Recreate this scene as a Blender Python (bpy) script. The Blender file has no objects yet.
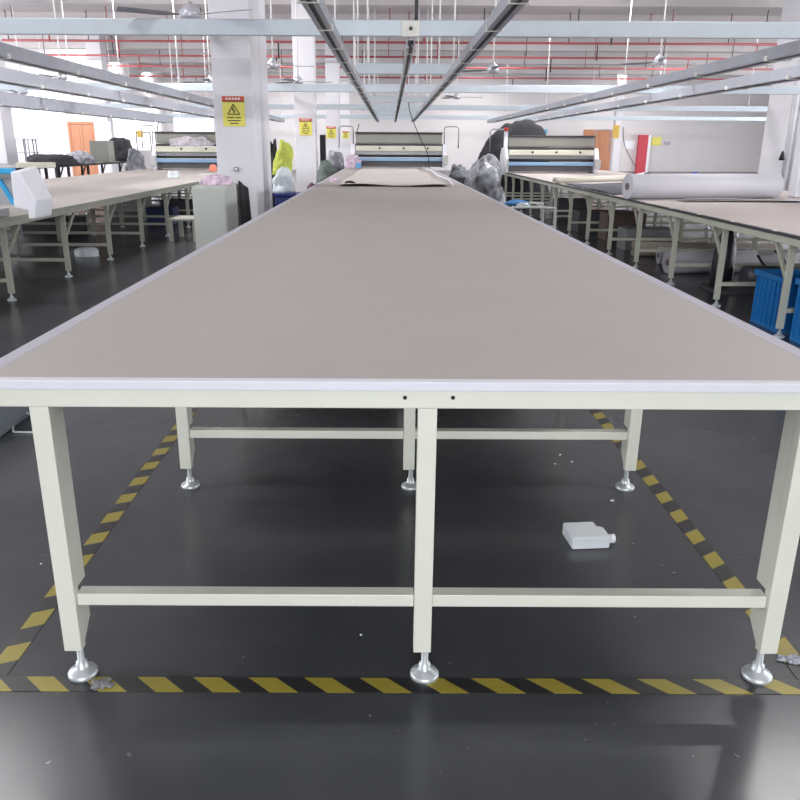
import bpy, math, random
from mathutils import Vector, noise, Matrix
random.seed(7)
sc = bpy.context.scene
COL = sc.collection
PI = math.pi
# ---------------------------------------------------------------- camera
F, PIT, YAW, ROL, CX, CY, CH = 777.7, .319, .002, .0053, 385.7, 402.8, 1.385
fw = Vector((math.sin(YAW)*math.cos(PIT), math.cos(YAW)*math.cos(PIT), -math.sin(PIT)))
rt0 = Vector((math.cos(YAW), -math.sin(YAW), 0)); up0 = rt0.cross(fw)
rt = rt0*math.cos(ROL) + up0*math.sin(ROL); up = -rt0*math.sin(ROL) + up0*math.cos(ROL)
cam = bpy.data.cameras.new('camera'); co = bpy.data.objects.new('camera', cam); COL.objects.link(co)
m = Matrix((rt, up, -fw)).transposed().to_4x4(); m.translation = (0, 0, CH); co.matrix_world = m
cam.sensor_width = 36; cam.lens = F/800*36; cam.shift_x = (400-CX)/800; cam.shift_y = (CY-400)/800
cam.clip_start = .05; cam.clip_end = 200
sc.camera = co
def ray(px, py): return fw + rt*((px-CX)/F) - up*((py-CY)/F)
def aY(px, py, Y):
    d = ray(px, py); t = Y/d.y; return Vector((d.x*t, Y, CH+d.z*t))
def aZ(px, py, Z):
    d = ray(px, py); t = (Z-CH)/d.z; return Vector((d.x*t, d.y*t, Z))

# ---------------------------------------------------------------- materials
def lin(c):
    return tuple((v/255/12.92 if v/255 <= .04045 else ((v/255+.055)/1.055)**2.4) for v in c) + (1,)
MATS = {}
def mat(name, rgb, rough=.5, metal=0, var=.06, scale=6, bump=0, bscale=40, coat=0, spec=.5, wrinkle=False):
    if name in MATS: return MATS[name]
    M = bpy.data.materials.new(name); M.use_nodes = True
    nt = M.node_tree; N = nt.nodes; L = nt.links; b = N['Principled BSDF']
    tc = N.new('ShaderNodeTexCoord')
    ns = N.new('ShaderNodeTexNoise'); ns.inputs['Scale'].default_value = scale; ns.inputs['Detail'].default_value = 5
    L.new(tc.outputs['Object'], ns.inputs['Vector'])
    r = N.new('ShaderNodeValToRGB'); c = lin(rgb)
    r.color_ramp.elements[0].position = .3; r.color_ramp.elements[1].position = .7
    r.color_ramp.elements[0].color = tuple(max(0, v*(1-var)) for v in c[:3]) + (1,)
    r.color_ramp.elements[1].color = tuple(min(1, v*(1+var)) for v in c[:3]) + (1,)
    L.new(ns.outputs['Fac'], r.inputs['Fac']); L.new(r.outputs['Color'], b.inputs['Base Color'])
    b.inputs['Roughness'].default_value = rough; b.inputs['Metallic'].default_value = metal
    b.inputs['Coat Weight'].default_value = coat; b.inputs['Specular IOR Level'].default_value = spec
    if bump:
        n2 = N.new('ShaderNodeTexNoise'); n2.inputs['Scale'].default_value = bscale; n2.inputs['Detail'].default_value = 3
        if wrinkle: n2.inputs['Distortion'].default_value = 1.5
        L.new(tc.outputs['Object'], n2.inputs['Vector'])
        bp = N.new('ShaderNodeBump'); bp.inputs['Strength'].default_value = bump; bp.inputs['Distance'].default_value = .02
        L.new(n2.outputs['Fac'], bp.inputs['Height']); L.new(bp.outputs['Normal'], b.inputs['Normal'])
    MATS[name] = M; return M
cream = mat('cream_paint', (222, 223, 210), .35, var=.02)
tabtop = mat('grey_board', (176, 170, 166), .5, var=.02, scale=3)
strip = mat('lavender_strip', (186, 184, 196), .35, var=.02)
stripw = mat('white_strip', (222, 222, 230), .35, var=.02)
tabtopl = mat('darker_grey_board', (160, 153, 149), .5, var=.03, scale=2)  # darker grey board for the left table top
olive = mat('olive_paint', (196, 198, 182), .4, var=.03)
oliveg = mat('greyish_green_paint', (168, 168, 156), .4, var=.04)
zinc = mat('zinc_steel', (200, 206, 208), .38, metal=.55, var=.05, scale=30)
black = mat('black_rubber', (22, 22, 24), .5, var=.1)
hole = mat('dark_hole', (30, 28, 26), .7)
wallm = mat('wall_paint', (214, 210, 212), .7, var=.015, scale=1.5, bump=.05)
ceilm = mat('ceiling_paint', (216, 210, 210), .8, var=.03, scale=1)
beamm = mat('beam_paint', (216, 210, 210), .8, var=.03, scale=1)
colm = mat('pillar_paint', (226, 224, 230), .6, var=.015, scale=2, bump=.05)
barm = mat('pale_blue_metal', (194, 204, 212), .3, metal=.15, var=.03)
railm = mat('galvanised_rail', (172, 176, 186), .4, metal=.1, var=.05)
raild = mat('rail_slot', (84, 84, 88), .6)
clipm = mat('pale_clip', (225, 225, 218), .4)
rodm = mat('white_rod', (236, 236, 236), .5)
redp = mat('red_pipe', (166, 78, 80), .45, var=.05)
wood = None
grey_dk = mat('dark_grey', (62, 62, 66), .5, var=.1)
steel = mat('brushed_steel', (150, 152, 154), .35, metal=.5, var=.08)
white = mat('white_plastic', (236, 236, 244), .35, var=.01)
bluep = mat('blue_plastic', (24, 118, 190), .4, var=.05)
navy = mat('navy_plastic', (34, 52, 128), .4, var=.08)
skyblue = mat('light_blue_bar', (138, 172, 204), .35, var=.04)
creamp = mat('cream_panel', (214, 212, 196), .4, var=.03)
hood = mat('hood_grey', (142, 142, 134), .35, var=.08, scale=3)
fabgrey = mat('silver_wrap', (134, 136, 144), .3, var=.75, scale=4.5, bump=1, bscale=6, wrinkle=True)
fabdark = mat('charcoal_cloth', (50, 50, 54), .9, var=.25, scale=5, bump=.8, bscale=6, wrinkle=True)
fabdk2 = mat('dark_mesh_cloth', (78, 80, 88), .9, var=.2, scale=30, bump=.4, bscale=60)
fabgreen = mat('lime_cloth', (198, 208, 92), .8, var=.15, scale=8, bump=.7, bscale=12, wrinkle=True)
fabpurple = mat('mauve_cloth', (124, 92, 112), .9, var=.3, scale=14, bump=.7, bscale=12, wrinkle=True)
fabpink = mat('pink_white_cloth', (206, 186, 202), .9, var=.35, scale=22, bump=.8, bscale=14, wrinkle=True)
fabteal = mat('dull_green_sack', (86, 98, 94), .8, var=.2, scale=8, bump=.7, bscale=10, wrinkle=True)
bagwhite = mat('clear_bag', (208, 216, 220), .25, var=.15, scale=10, bump=.9, bscale=11, wrinkle=True)
rollm = mat('white_fabric_roll', (206, 204, 212), .7, var=.02, scale=2)
sheetm = mat('pale_sheet', (198, 192, 190), .6, var=.04, scale=2)
sheetr = mat('pale_cloth_layer', (184, 175, 172), .8, var=.03, scale=3, bump=.2, bscale=4)
jugm = mat('milky_jug', (226, 232, 236), .3, var=.02)
yellow = mat('sign_yellow', (234, 224, 104), .45, var=.03)
signred = mat('sign_red', (204, 74, 44), .45)
dark = mat('black_print', (40, 36, 34), .6)
def wood_mat():
    M = bpy.data.materials.new('brown_door_wood'); M.use_nodes = True
    nt = M.node_tree; N = nt.nodes; L = nt.links; b = N['Principled BSDF']
    tc = N.new('ShaderNodeTexCoord'); mp = N.new('ShaderNodeMapping'); mp.inputs['Scale'].default_value = (9, 9, .7)
    ns = N.new('ShaderNodeTexNoise'); ns.inputs['Scale'].default_value = 2; ns.inputs['Detail'].default_value = 6; ns.inputs['Distortion'].default_value = 1
    r = N.new('ShaderNodeValToRGB'); r.color_ramp.elements[0].color = lin((176, 116, 84)); r.color_ramp.elements[1].color = lin((202, 142, 108))
    L.new(tc.outputs['Object'], mp.inputs['Vector']); L.new(mp.outputs['Vector'], ns.inputs['Vector']); L.new(ns.outputs['Fac'], r.inputs['Fac']); L.new(r.outputs['Color'], b.inputs['Base Color'])
    b.inputs['Roughness'].default_value = .4; return M
wood = wood_mat()
def floor_mat():
    M = bpy.data.materials.new('dark_epoxy_floor'); M.use_nodes = True
    nt = M.node_tree; N = nt.nodes; L = nt.links; b = N['Principled BSDF']
    tc = N.new('ShaderNodeTexCoord')
    ns = N.new('ShaderNodeTexNoise'); ns.inputs['Scale'].default_value = 1.1; ns.inputs['Detail'].default_value = 7; ns.inputs['Roughness'].default_value = .6
    L.new(tc.outputs['Object'], ns.inputs['Vector'])
    r = N.new('ShaderNodeValToRGB'); r.color_ramp.elements[0].position = .3; r.color_ramp.elements[1].position = .72
    r.color_ramp.elements[0].color = lin((62, 64, 67)); r.color_ramp.elements[1].color = lin((80, 81, 85))
    L.new(ns.outputs['Fac'], r.inputs['Fac'])
    # pale specks and scuffs of their own
    v = N.new('ShaderNodeTexNoise'); v.inputs['Scale'].default_value = 38; v.inputs['Detail'].default_value = 2
    L.new(tc.outputs['Object'], v.inputs['Vector'])
    r2 = N.new('ShaderNodeValToRGB'); r2.color_ramp.elements[0].position = .745; r2.color_ramp.elements[1].position = .775
    L.new(v.outputs['Fac'], r2.inputs['Fac'])
    mx = N.new('ShaderNodeMix'); mx.data_type = 'RGBA'
    L.new(r2.outputs['Color'], mx.inputs[0]); L.new(r.outputs['Color'], mx.inputs[6]); mx.inputs[7].default_value = lin((120, 120, 124))
    L.new(mx.outputs[2], b.inputs['Base Color'])
    rr = N.new('ShaderNodeMapRange'); rr.inputs[3].default_value = .16; rr.inputs[4].default_value = .30
    n3 = N.new('ShaderNodeTexNoise'); n3.inputs['Scale'].default_value = 2.3; n3.inputs['Detail'].default_value = 6
    L.new(tc.outputs['Object'], n3.inputs['Vector']); L.new(n3.outputs['Fac'], rr.inputs[0]); L.new(rr.outputs[0], b.inputs['Roughness'])
    b.inputs['Specular IOR Level'].default_value = .45
    return M
floorm = floor_mat()
def tape_mat(along, sgn, per=.152):
    M = bpy.data.materials.new('hazard_tape'); M.use_nodes = True
    nt = M.node_tree; N = nt.nodes; L = nt.links; b = N['Principled BSDF']
    g = N.new('ShaderNodeNewGeometry'); s = N.new('ShaderNodeSeparateXYZ'); L.new(g.outputs['Position'], s.inputs[0])
    a, c = (0, 1) if along == 'x' else (1, 0)
    m1 = N.new('ShaderNodeMath'); m1.operation = 'MULTIPLY'; m1.inputs[1].default_value = sgn; L.new(s.outputs[c], m1.inputs[0])
    m2 = N.new('ShaderNodeMath'); m2.operation = 'ADD'; L.new(s.outputs[a], m2.inputs[0]); L.new(m1.outputs[0], m2.inputs[1])
    m3 = N.new('ShaderNodeMath'); m3.operation = 'MULTIPLY'; m3.inputs[1].default_value = 1/per; L.new(m2.outputs[0], m3.inputs[0])
    m4 = N.new('ShaderNodeMath'); m4.operation = 'FRACT'; L.new(m3.outputs[0], m4.inputs[0])
    m5 = N.new('ShaderNodeMath'); m5.operation = 'GREATER_THAN'; m5.inputs[1].default_value = .5; L.new(m4.outputs[0], m5.inputs[0])
    ns = N.new('ShaderNodeTexNoise'); ns.inputs['Scale'].default_value = 25; ns.inputs['Detail'].default_value = 4
    r = N.new('ShaderNodeValToRGB'); r.color_ramp.elements[0].color = lin((132, 122, 48)); r.color_ramp.elements[1].color = lin((176, 160, 62))
    L.new(ns.outputs['Fac'], r.inputs['Fac'])
    mx = N.new('ShaderNodeMix'); mx.data_type = 'RGBA'; L.new(m5.outputs[0], mx.inputs[0]); mx.inputs[6].default_value = lin((42, 42, 44)); L.new(r.outputs['Color'], mx.inputs[7])
    L.new(mx.outputs[2], b.inputs['Base Color']); b.inputs['Roughness'].default_value = .35
    return M
def glass_mat():
    M = bpy.data.materials.new('window_glass'); M.use_nodes = True
    nt = M.node_tree; N = nt.nodes; L = nt.links; N.remove(N['Principled BSDF'])
    t = N.new('ShaderNodeBsdfTransparent'); g = N.new('ShaderNodeBsdfGlossy'); g.inputs['Roughness'].default_value = .02
    fr = N.new('ShaderNodeFresnel'); mx = N.new('ShaderNodeMixShader')
    g2 = N.new('ShaderNodeNewGeometry'); ml = N.new('ShaderNodeMath'); ml.operation = 'SUBTRACT'; ml.use_clamp = True; L.new(fr.outputs[0], ml.inputs[0]); L.new(g2.outputs['Backfacing'], ml.inputs[1]); L.new(ml.outputs[0], mx.inputs[0]); L.new(t.outputs[0], mx.inputs[1]); L.new(g.outputs[0], mx.inputs[2]); L.new(mx.outputs[0], N['Material Output'].inputs[0])
    return M
glass = glass_mat()
def emit_mat(name, rgb, s):
    M = bpy.data.materials.new(name); M.use_nodes = True; b = M.node_tree.nodes['Principled BSDF']
    b.inputs['Base Color'].default_value = lin(rgb); b.inputs['Emission Color'].default_value = lin(rgb); b.inputs['Emission Strength'].default_value = s
    return M

# ---------------------------------------------------------------- mesh helpers
OFF = {}
def link(o): COL.objects.link(o); return o
def tag(o, label, cat, group=None):
    o['label'] = label; o['category'] = cat
    if group: o['group'] = group
    return o
def thing(name, loc, label, cat, group=None):
    o = link(bpy.data.objects.new(name, None)); o.location = loc; o.empty_display_size = .1
    OFF[o.name] = Vector(loc); return tag(o, label, cat, group)
class MB:
    def __init__(s): s.v = []; s.f = []; s.sm = []
    def add(s, vs, fs, smooth=False):
        n = len(s.v); s.v += [Vector(v) for v in vs]
        s.f += [tuple(i+n for i in f) for f in fs]; s.sm += [smooth]*len(fs); return s
    def box(s, x0, x1, y0, y1, z0, z1):
        return s.add([(x, y, z) for z in (z0, z1) for y in (y0, y1) for x in (x0, x1)],
            [(0,2,3,1), (4,5,7,6), (0,1,5,4), (2,6,7,3), (0,4,6,2), (1,3,7,5)])
    def bar(s, p, q, w, h=None):
        p = Vector(p); q = Vector(q); d = (q-p).normalized(); h = h or w
        a = d.cross(Vector((0,0,1)));
        if a.length < 1e-3: a = Vector((1,0,0))
        a.normalize(); b = a.cross(d).normalized()
        vs = [c + a*sx*w/2 + b*sy*h/2 for c in (p, q) for sx, sy in ((-1,-1), (1,-1), (1,1), (-1,1))]
        return s.add(vs, [(3,2,1,0), (4,5,6,7), (0,1,5,4), (1,2,6,5), (2,3,7,6), (3,0,4,7)])
    def tube(s, pts, r, n=8, closed=False):
        pts = [Vector(p) for p in pts]; vs = []; a = None
        rs = r if isinstance(r, (list, tuple)) else [r]*len(pts)
        for i, p in enumerate(pts):
            d = (pts[min(i+1, len(pts)-1)] - pts[max(i-1, 0)]).normalized()
            if a is None:
                a = d.cross(Vector((0,0,1)))
                if a.length < 1e-3: a = Vector((1,0,0))
            a = (a - d*a.dot(d)).normalized(); b = d.cross(a)
            vs += [p + (a*math.cos(t*2*PI/n) + b*math.sin(t*2*PI/n))*rs[i] for t in range(n)]
        fs = [(i*n+t, i*n+(t+1) % n, (i+1)*n+(t+1) % n, (i+1)*n+t) for i in range(len(pts)-1) for t in range(n)]
        s.add(vs, fs, True); k = len(s.v)-len(vs)
        s.f += [tuple(k+t for t in range(n))[::-1], tuple(k+(len(pts)-1)*n+t for t in range(n))]; s.sm += [False, False]
        return s
    def lathe(s, c, prof, n=20):          # prof: (r, z) pairs about +z
        c = Vector(c); vs = []
        for r, z in prof: vs += [c + Vector((r*math.cos(t*2*PI/n), r*math.sin(t*2*PI/n), z)) for t in range(n)]
        fs = [(i*n+t, i*n+(t+1) % n, (i+1)*n+(t+1) % n, (i+1)*n+t) for i in range(len(prof)-1) for t in range(n)]
        s.add(vs, fs, True); k = len(s.v)-len(vs)
        s.f += [tuple(k+t for t in range(n))[::-1], tuple(k+(len(prof)-1)*n+t for t in range(n))]; s.sm += [False, False]
        return s
    def prism(s, poly, axis, a, b):       # polygon (u,v) extruded along axis
        def P(u, v, t): return {'x': (t, u, v), 'y': (u, t, v), 'z': (u, v, t)}[axis]
        n = len(poly); vs = [P(u, v, a) for u, v in poly] + [P(u, v, b) for u, v in poly]
        return s.add(vs, [tuple(range(n))[::-1], tuple(range(n, 2*n))] + [(i, (i+1) % n, n+(i+1) % n, n+i) for i in range(n)])
    def heap(s, c, rx, ry, h, seed=0, amp=.18, fr=2.2, nu=48, nv=26, pw=.6, ridges=.06):
        # lumpy cloth mound standing on z=c.z
        c = Vector(c); vs = []; sd = Vector((seed*7.3, seed*3.1, seed*1.7))
        for j in range(nv+1):
            ph = (j/nv)*PI/2
            for i in range(nu):
                th = i*2*PI/nu
                d = Vector((math.cos(th)*math.cos(ph)**pw, math.sin(th)*math.cos(ph)**pw, math.sin(ph)**.9))
                qv = Vector((d.x*rx, d.y*ry, d.z*h))/((rx+ry)/2); k = 1 + amp*noise.noise(qv*fr*.6+sd)*1.6 + ridges*(.6-abs(noise.noise(qv*fr*1.6+sd)*2)) - .04
                vs.append(c + Vector((d.x*rx*k, d.y*ry*k, max(0, d.z*h*(1+(k-1)*.7)))))
        fs = [(j*nu+i, j*nu+(i+1) % nu, (j+1)*nu+(i+1) % nu, (j+1)*nu+i) for j in range(nv) for i in range(nu)]
        s.add(vs, fs, True); k = len(s.v)-len(vs)
        s.f += [tuple(k+t for t in range(nu))[::-1], tuple(k+nv*nu+t for t in range(nu))]; s.sm += [False, True]
        return s
    def grid(s, fn, nu, nv, th=.004):     # fn(u,v)->Vector surface given a thickness
        A = [fn(i/nu, j/nv) for j in range(nv+1) for i in range(nu+1)]
        B = [p + Vector((0, 0, -th)) for p in A]; W = nu+1; n = len(A)
        fs = [(j*W+i, j*W+i+1, (j+1)*W+i+1, (j+1)*W+i) for j in range(nv) for i in range(nu)]
        fs += [tuple(n+k for k in f)[::-1] for f in fs]
        e = [i for i in range(W)] + [j*W+nu for j in range(1, nv+1)] + [nv*W+i for i in range(nu-1, -1, -1)] + [j*W for j in range(nv-1, 0, -1)]
        s.add(A+B, fs, True); k = len(s.v)-2*n
        for q in range(len(e)):
            a, b = e[q], e[(q+1) % len(e)]; s.f.append((k+b, k+a, k+a+n, k+b+n)); s.sm.append(False)
        return s
    def build(s, name, m, parent=None, bevel=0, origin=None):
        if parent is not None: off = OFF[parent.name]
        elif origin is not None: off = Vector(origin)
        else:
            xs = [v.x for v in s.v]; ys = [v.y for v in s.v]; off = Vector(((min(xs)+max(xs))/2, (min(ys)+max(ys))/2, min(v.z for v in s.v)))
        me = bpy.data.meshes.new(name); me.from_pydata([v-off for v in s.v], [], s.f); me.update()
        me.polygons.foreach_set('use_smooth', s.sm)
        me.materials.append(m)
        o = link(bpy.data.objects.new(name, me)); OFF[o.name] = off
        if parent is not None: o.parent = parent
        else: o.location = off
        if bevel:
            b = o.modifiers.new('bevel', 'BEVEL'); b.width = bevel; b.segments = 2; b.limit_method = 'ANGLE'
        return o
def box(*a): return MB().box(*a)
def struct(name, mb, m, bevel=0):
    o = mb.build(name, m, bevel=bevel); o['kind'] = 'structure'; return o
def child_copy(src, parent, d):
    """copy a part (and its sub-parts), shifted by d inside its thing"""
    c = link(src.copy()); c.parent = parent; c.location = src.location + Vector(d)
    for g in src.children:
        k = link(g.copy()); k.parent = c
    return c
def tree_copy(root, loc, label, rz=0, scale=None):
    r = link(root.copy()); r.location = loc; r.rotation_euler.z = rz; r['label'] = label
    if scale: r.scale = scale
    for ch in list(root.children):
        c = link(ch.copy()); c.parent = r
        for g in ch.children:
            k = link(g.copy()); k.parent = c
    return r

# ---------------------------------------------------------------- room shell
XL_, XR_, YB, YF, ZC = -19., 23.5, 45., -6., 5.25
struct('floor', MB().box(XL_, XR_, YF, 34.2, -.1, 0).box(-12.15, XR_, 34.2, YB+.2, -.1, 0), floorm)
struct('ceiling', MB().box(XL_, XR_, YF, 34.2, ZC, ZC+.15).box(-12.15, XR_, 34.2, YB+.2, ZC, ZC+.15), ceilm)
def wall_open(name, axis, c0, c1, a0, a1, ops):
    """wall slab from a0 to a1 with rectangular openings (u0,u1,z0,z1)"""
    mb = MB()
    def B(u0, u1, z0, z1):
        if u1-u0 < 1e-4 or z1-z0 < 1e-4: return
        if axis == 'x': mb.box(u0, u1, c0, c1, z0, z1)
        else: mb.box(c0, c1, u0, u1, z0, z1)
    u = a0
    for (u0, u1, z0, z1) in sorted(ops):
        B(u, u0, 0, ZC); B(u0, u1, 0, z0); B(u0, u1, z1, ZC); u = u1
    B(u, a1, 0, ZC); return struct(name, mb, wallm)
WN = [0]
def window(axis, c, u0, u1, z0, z1, nm=0):
    WN[0] += 1; n = WN[0]; mb = MB(); t = .05
    def B(M, a0, a1, b0, b1, d=.04):
        if axis == 'x': M.box(a0, a1, c-d, c+d, b0, b1)
        else: M.box(c-d, c+d, a0, a1, b0, b1)
    B(mb, u0, u1, z0, z0+t); B(mb, u0, u1, z1-t, z1); B(mb, u0, u0+t, z0+t, z1-t); B(mb, u1-t, u1, z0+t, z1-t)
    for k in range(nm):
        u = u0+(u1-u0)*(k+1)/(nm+1); B(mb, u-t/2, u+t/2, z0+t, z1-t)
    f = mb.build('window_%d' % n, white); f['kind'] = 'structure'
    g = MB(); B(g, u0+t, u1-t, z0+t, z1-t, .004); go = g.build('pane', glass, f)
    return f
BW = -11.6, aY(214, 120, YB).x
wall_open('wall_back', 'x', YB, YB+.2, -12.15, XR_, [(BW[0], BW[1], 1.25, 3.1)])
window('x', YB+.1, BW[0], BW[1], 1.25, 3.1)
PW = (-17.9, aY(66, 120, 34).x, .75, 4.2)
dl0, dl1 = aY(67.5, 140, 34).x, aY(89, 140, 34).x
wall_open('wall_partition', 'x', 34, 34.2, XL_, -11.95, [PW])
RWn = (34.9, 44.2, 1.1, 3.3)
wall_open('wall_return', 'y', -12.15, -11.95, 34.2, YB, [RWn])
window('y', -12.05, *RWn)
window('x', 34.1, *PW)
LW = [(-4, 4, 1, 4.2), (6, 14, 1, 4.2), (16, 24, 1, 4.2), (25.5, 32.5, 1, 4.2)]
wall_open('wall_left', 'y', XL_-.2, XL_, YF, 34.2, LW)
for w in LW: window('y', XL_-.1, *w, nm=3)
FILL_RW = [(-4, 6, 1, 4.2), (9, 17, 1, 4.2), (20, 28, 1, 4.2), (30, 38, 1, 4.2)]  # unseen right windows, added to brighten the hall and back wall
wall_open('wall_right', 'y', XR_, XR_+.2, YF, YB, FILL_RW)
for w in FILL_RW: window('y', XR_+.1, *w, nm=3)
FILL_FW = [(-2.0, 2.4, 1.0, 2.9)]  # unseen window behind the camera, added as flash-like frontal fill
wall_open('wall_front', 'x', YF-.2, YF, XL_, XR_, FILL_FW)
for w in FILL_FW: window('x', YF-.1, *w, nm=3)
# ceiling beams
tn = 0
for i, y in enumerate([12.3, 17.1, 21.9, 26.7, 31.5, 36.3, 41.1]):
    tn += 1; struct('trim_%d' % tn, box(XL_ if y < 34 else -11.95, XR_, y-.2, y+.2, ZC-.5, ZC), beamm)
bd = MB().box(-11.95, XR_, YB-.02, YB, 0, .12); o = bd.build('baseboard_back', mat('skirting', (150, 146, 150), .6)); o['kind'] = 'structure'

# doors
def door(n, px0, px1, pyt, Y, leaves=2):
    a = aY(px0, pyt, Y); b = aY(px1, pyt, Y); H = a.z
    fr = MB(); t = .09
    fr.box(a.x, a.x+t, Y-.06, Y, 0, H).box(b.x-t, b.x, Y-.06, Y, 0, H).box(a.x+t, b.x-t, Y-.06, Y, H-t, H)
    f = fr.build('door_%d' % n, wood); f['kind'] = 'structure'
    w = (b.x-a.x-2*t)/leaves
    for k in range(leaves):
        x0 = a.x+t+k*w; mb = MB().box(x0+.005, x0+w-.005, Y-.04, Y, .01, H-t-.005)
        for z0, z1 in ((.2, H*.42), (H*.48, H-t-.2)):
            mb.box(x0+.12, x0+w-.12, Y-.055, Y-.04, z0, z1)
        lf = mb.build('door_leaf', wood, f)
        hx = x0+w-.07 if k == 0 else x0+.07
        MB().tube([(hx, Y-.1, H*.42), (hx, Y-.1, H*.5)], .012).box(hx-.02, hx+.02, Y-.1, Y-.04, H*.43, H*.45).build('door_handle', zinc, lf)
door(1, 67.5, 96, 121.5, 34)
door(2, 584, 614.5, 129.5, YB)

# ---------------------------------------------------------------- pillars
def pillar(x0, x1, y0, y1, label, pipes=()):
    t = thing('pillar', ((x0+x1)/2, (y0+y1)/2, 0), label, 'pillar')
    box(x0, x1, y0, y1, 0, ZC-.001).build('shaft', colm, t, bevel=.012)
    for px, py, r in pipes: MB().tube([(px, py, 0), (px, py, ZC-.001)], r, 12).build('drain_pipe', colm, t)
    return t
pillar(-2.11, -1.62, 10.2, 10.75, 'big white square pillar nearest on the left, behind the grey cabinet, with a yellow warning sign', [(-1.72, 10.86, .09), (-1.73, 11.3, .10)])
box(-2.1, -1.68, 11.45, 11.95, 0, ZC-.001).build('pier', colm, bpy.data.objects['pillar']).name
pillar(-2.2, -1.70, 20.0, 20.5, 'second white pillar of the aisle row, left of the long table')
pillar(-2.2, -1.70, 30.6, 31.1, 'third white pillar of the aisle row, far down the left of the long table')
pillar(-2.2, -1.70, 39.3, 39.8, 'farthest white pillar of the aisle row, near the back wall')
a = aY(91, 100, 30.5).x; b = aY(105.5, 100, 30.5).x
pillar(a, b, 30.5, 31.1, 'white pillar at the far left beside the brown door, with a white board hanging on it')
pillar(-10.4, aY(4.6, 140, 20).x, 20.0, 20.6, 'white pillar at the left edge of the view beside the bright window')
PR = aY(757.5, 175, 20.6).x
pillar(PR, PR+.75, 19.4, 20.6, 'grey white pillar at the right edge with pipes beside it', [(PR+.05, 19.32, .06), (PR+.2, 19.32, .05)])
p = pillar(aY(613, 150, 42).x, aY(620, 150, 42).x, 42, 42.4, 'slim far pillar right of the brown double door with a striped notice')
q0 = aY(613.6, 125, 41.98); q1 = aY(618.5, 138, 41.98)
tag(box(q0.x, q1.x, 41.96, 41.998, q1.z, q0.z).build('notice_strip', mat('notice_tan', (214, 178, 84), .5)), 'yellow and brown notice fixed on the slim far pillar beside the double door', 'notice')

# warning signs
def sign(px0, py0, px1, py1, Y, label, detail=True):
    a = aY(px0, py0, Y); b = aY(px1, py1, Y); x0, x1, z1, z0 = a.x, b.x, a.z, b.z; w = x1-x0; h = z1-z0
    t = thing('warning_sign', ((x0+x1)/2, Y, z0), label, 'sign')
    y = Y-.012
    box(x0, x1, y, Y-.001, z0, z1).build('sign_board', yellow, t)
    box(x0, x1, y-.003, y, z1-h*.16, z1).build('header', signred, t)
    m = MB()
    m.box(x0, x1, y-.003, y, z1-h*.19, z1-h*.16)
    cx = (x0+x1)/2; s = w*.27; zz = z0+h*.4; tk = w*.045
    P = [(cx-s, zz), (cx+s, zz), (cx, zz+s*1.6)]
    for i in range(3):
        u, v = P[i], P[(i+1) % 3]; m.bar((u[0], y-.002, u[1]), (v[0], y-.002, v[1]), .004 if 0 else tk, .004) if 0 else m.tube([(u[0], y-.001, u[1]), (v[0], y-.001, v[1])], tk/2, 6)
    for u, v in (((cx, zz+s*1.15), (cx-s*.22, zz+s*.6)), ((cx-s*.22, zz+s*.6), (cx+s*.2, zz+s*.62)), ((cx+s*.2, zz+s*.62), (cx, zz+s*.15))):
        m.tube([(u[0], y-.001, u[1]), (v[0], y-.001, v[1])], tk*.6, 6)
    for k, (zf, a0, a1) in enumerate(((.27, .18, .52), (.27, .58, .82), (.17, .2, .8), (.08, .3, .7))):
        m.box(x0+w*a0, x0+w*a1, y-.002, y, z0+h*zf, z0+h*(zf+.035))
    m.build('symbol', dark, t)
    g = MB()
    for k in range(5): g.box(x0+w*(.16+.14*k), x0+w*(.25+.14*k), y-.005, y-.003, z1-h*.115, z1-h*.05)
    g.build('header_marks', white, t)
sign(222, 96.2, 245.5, 126.3, 10.2, 'yellow electrical warning sign with red header on the nearest left pillar')
sign(299.3, 118.5, 312, 135.3, 20.0, 'small yellow warning sign on the second pillar of the aisle row')
sign(326.5, 126.5, 336, 138.3, 30.6, 'tiny yellow warning sign on the third pillar of the aisle row')
sign(342.5, 131.2, 349, 138.5, 39.3, 'tiniest yellow warning sign on the farthest pillar of the aisle row')
a = aY(234, 167, 10.2); b = aY(239, 171, 10.2)
sk = box(a.x, b.x, 10.17, 10.199, b.z, a.z).build('wall_socket', mat('socket_grey', (120, 130, 150), .4), bevel=.004); tag(sk, 'small grey blue socket low on the nearest left pillar', 'socket')
MB().box(a.x+.012, b.x-.012, 10.165, 10.17, b.z+.012, a.z-.012).build('socket_face', white, sk)

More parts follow.
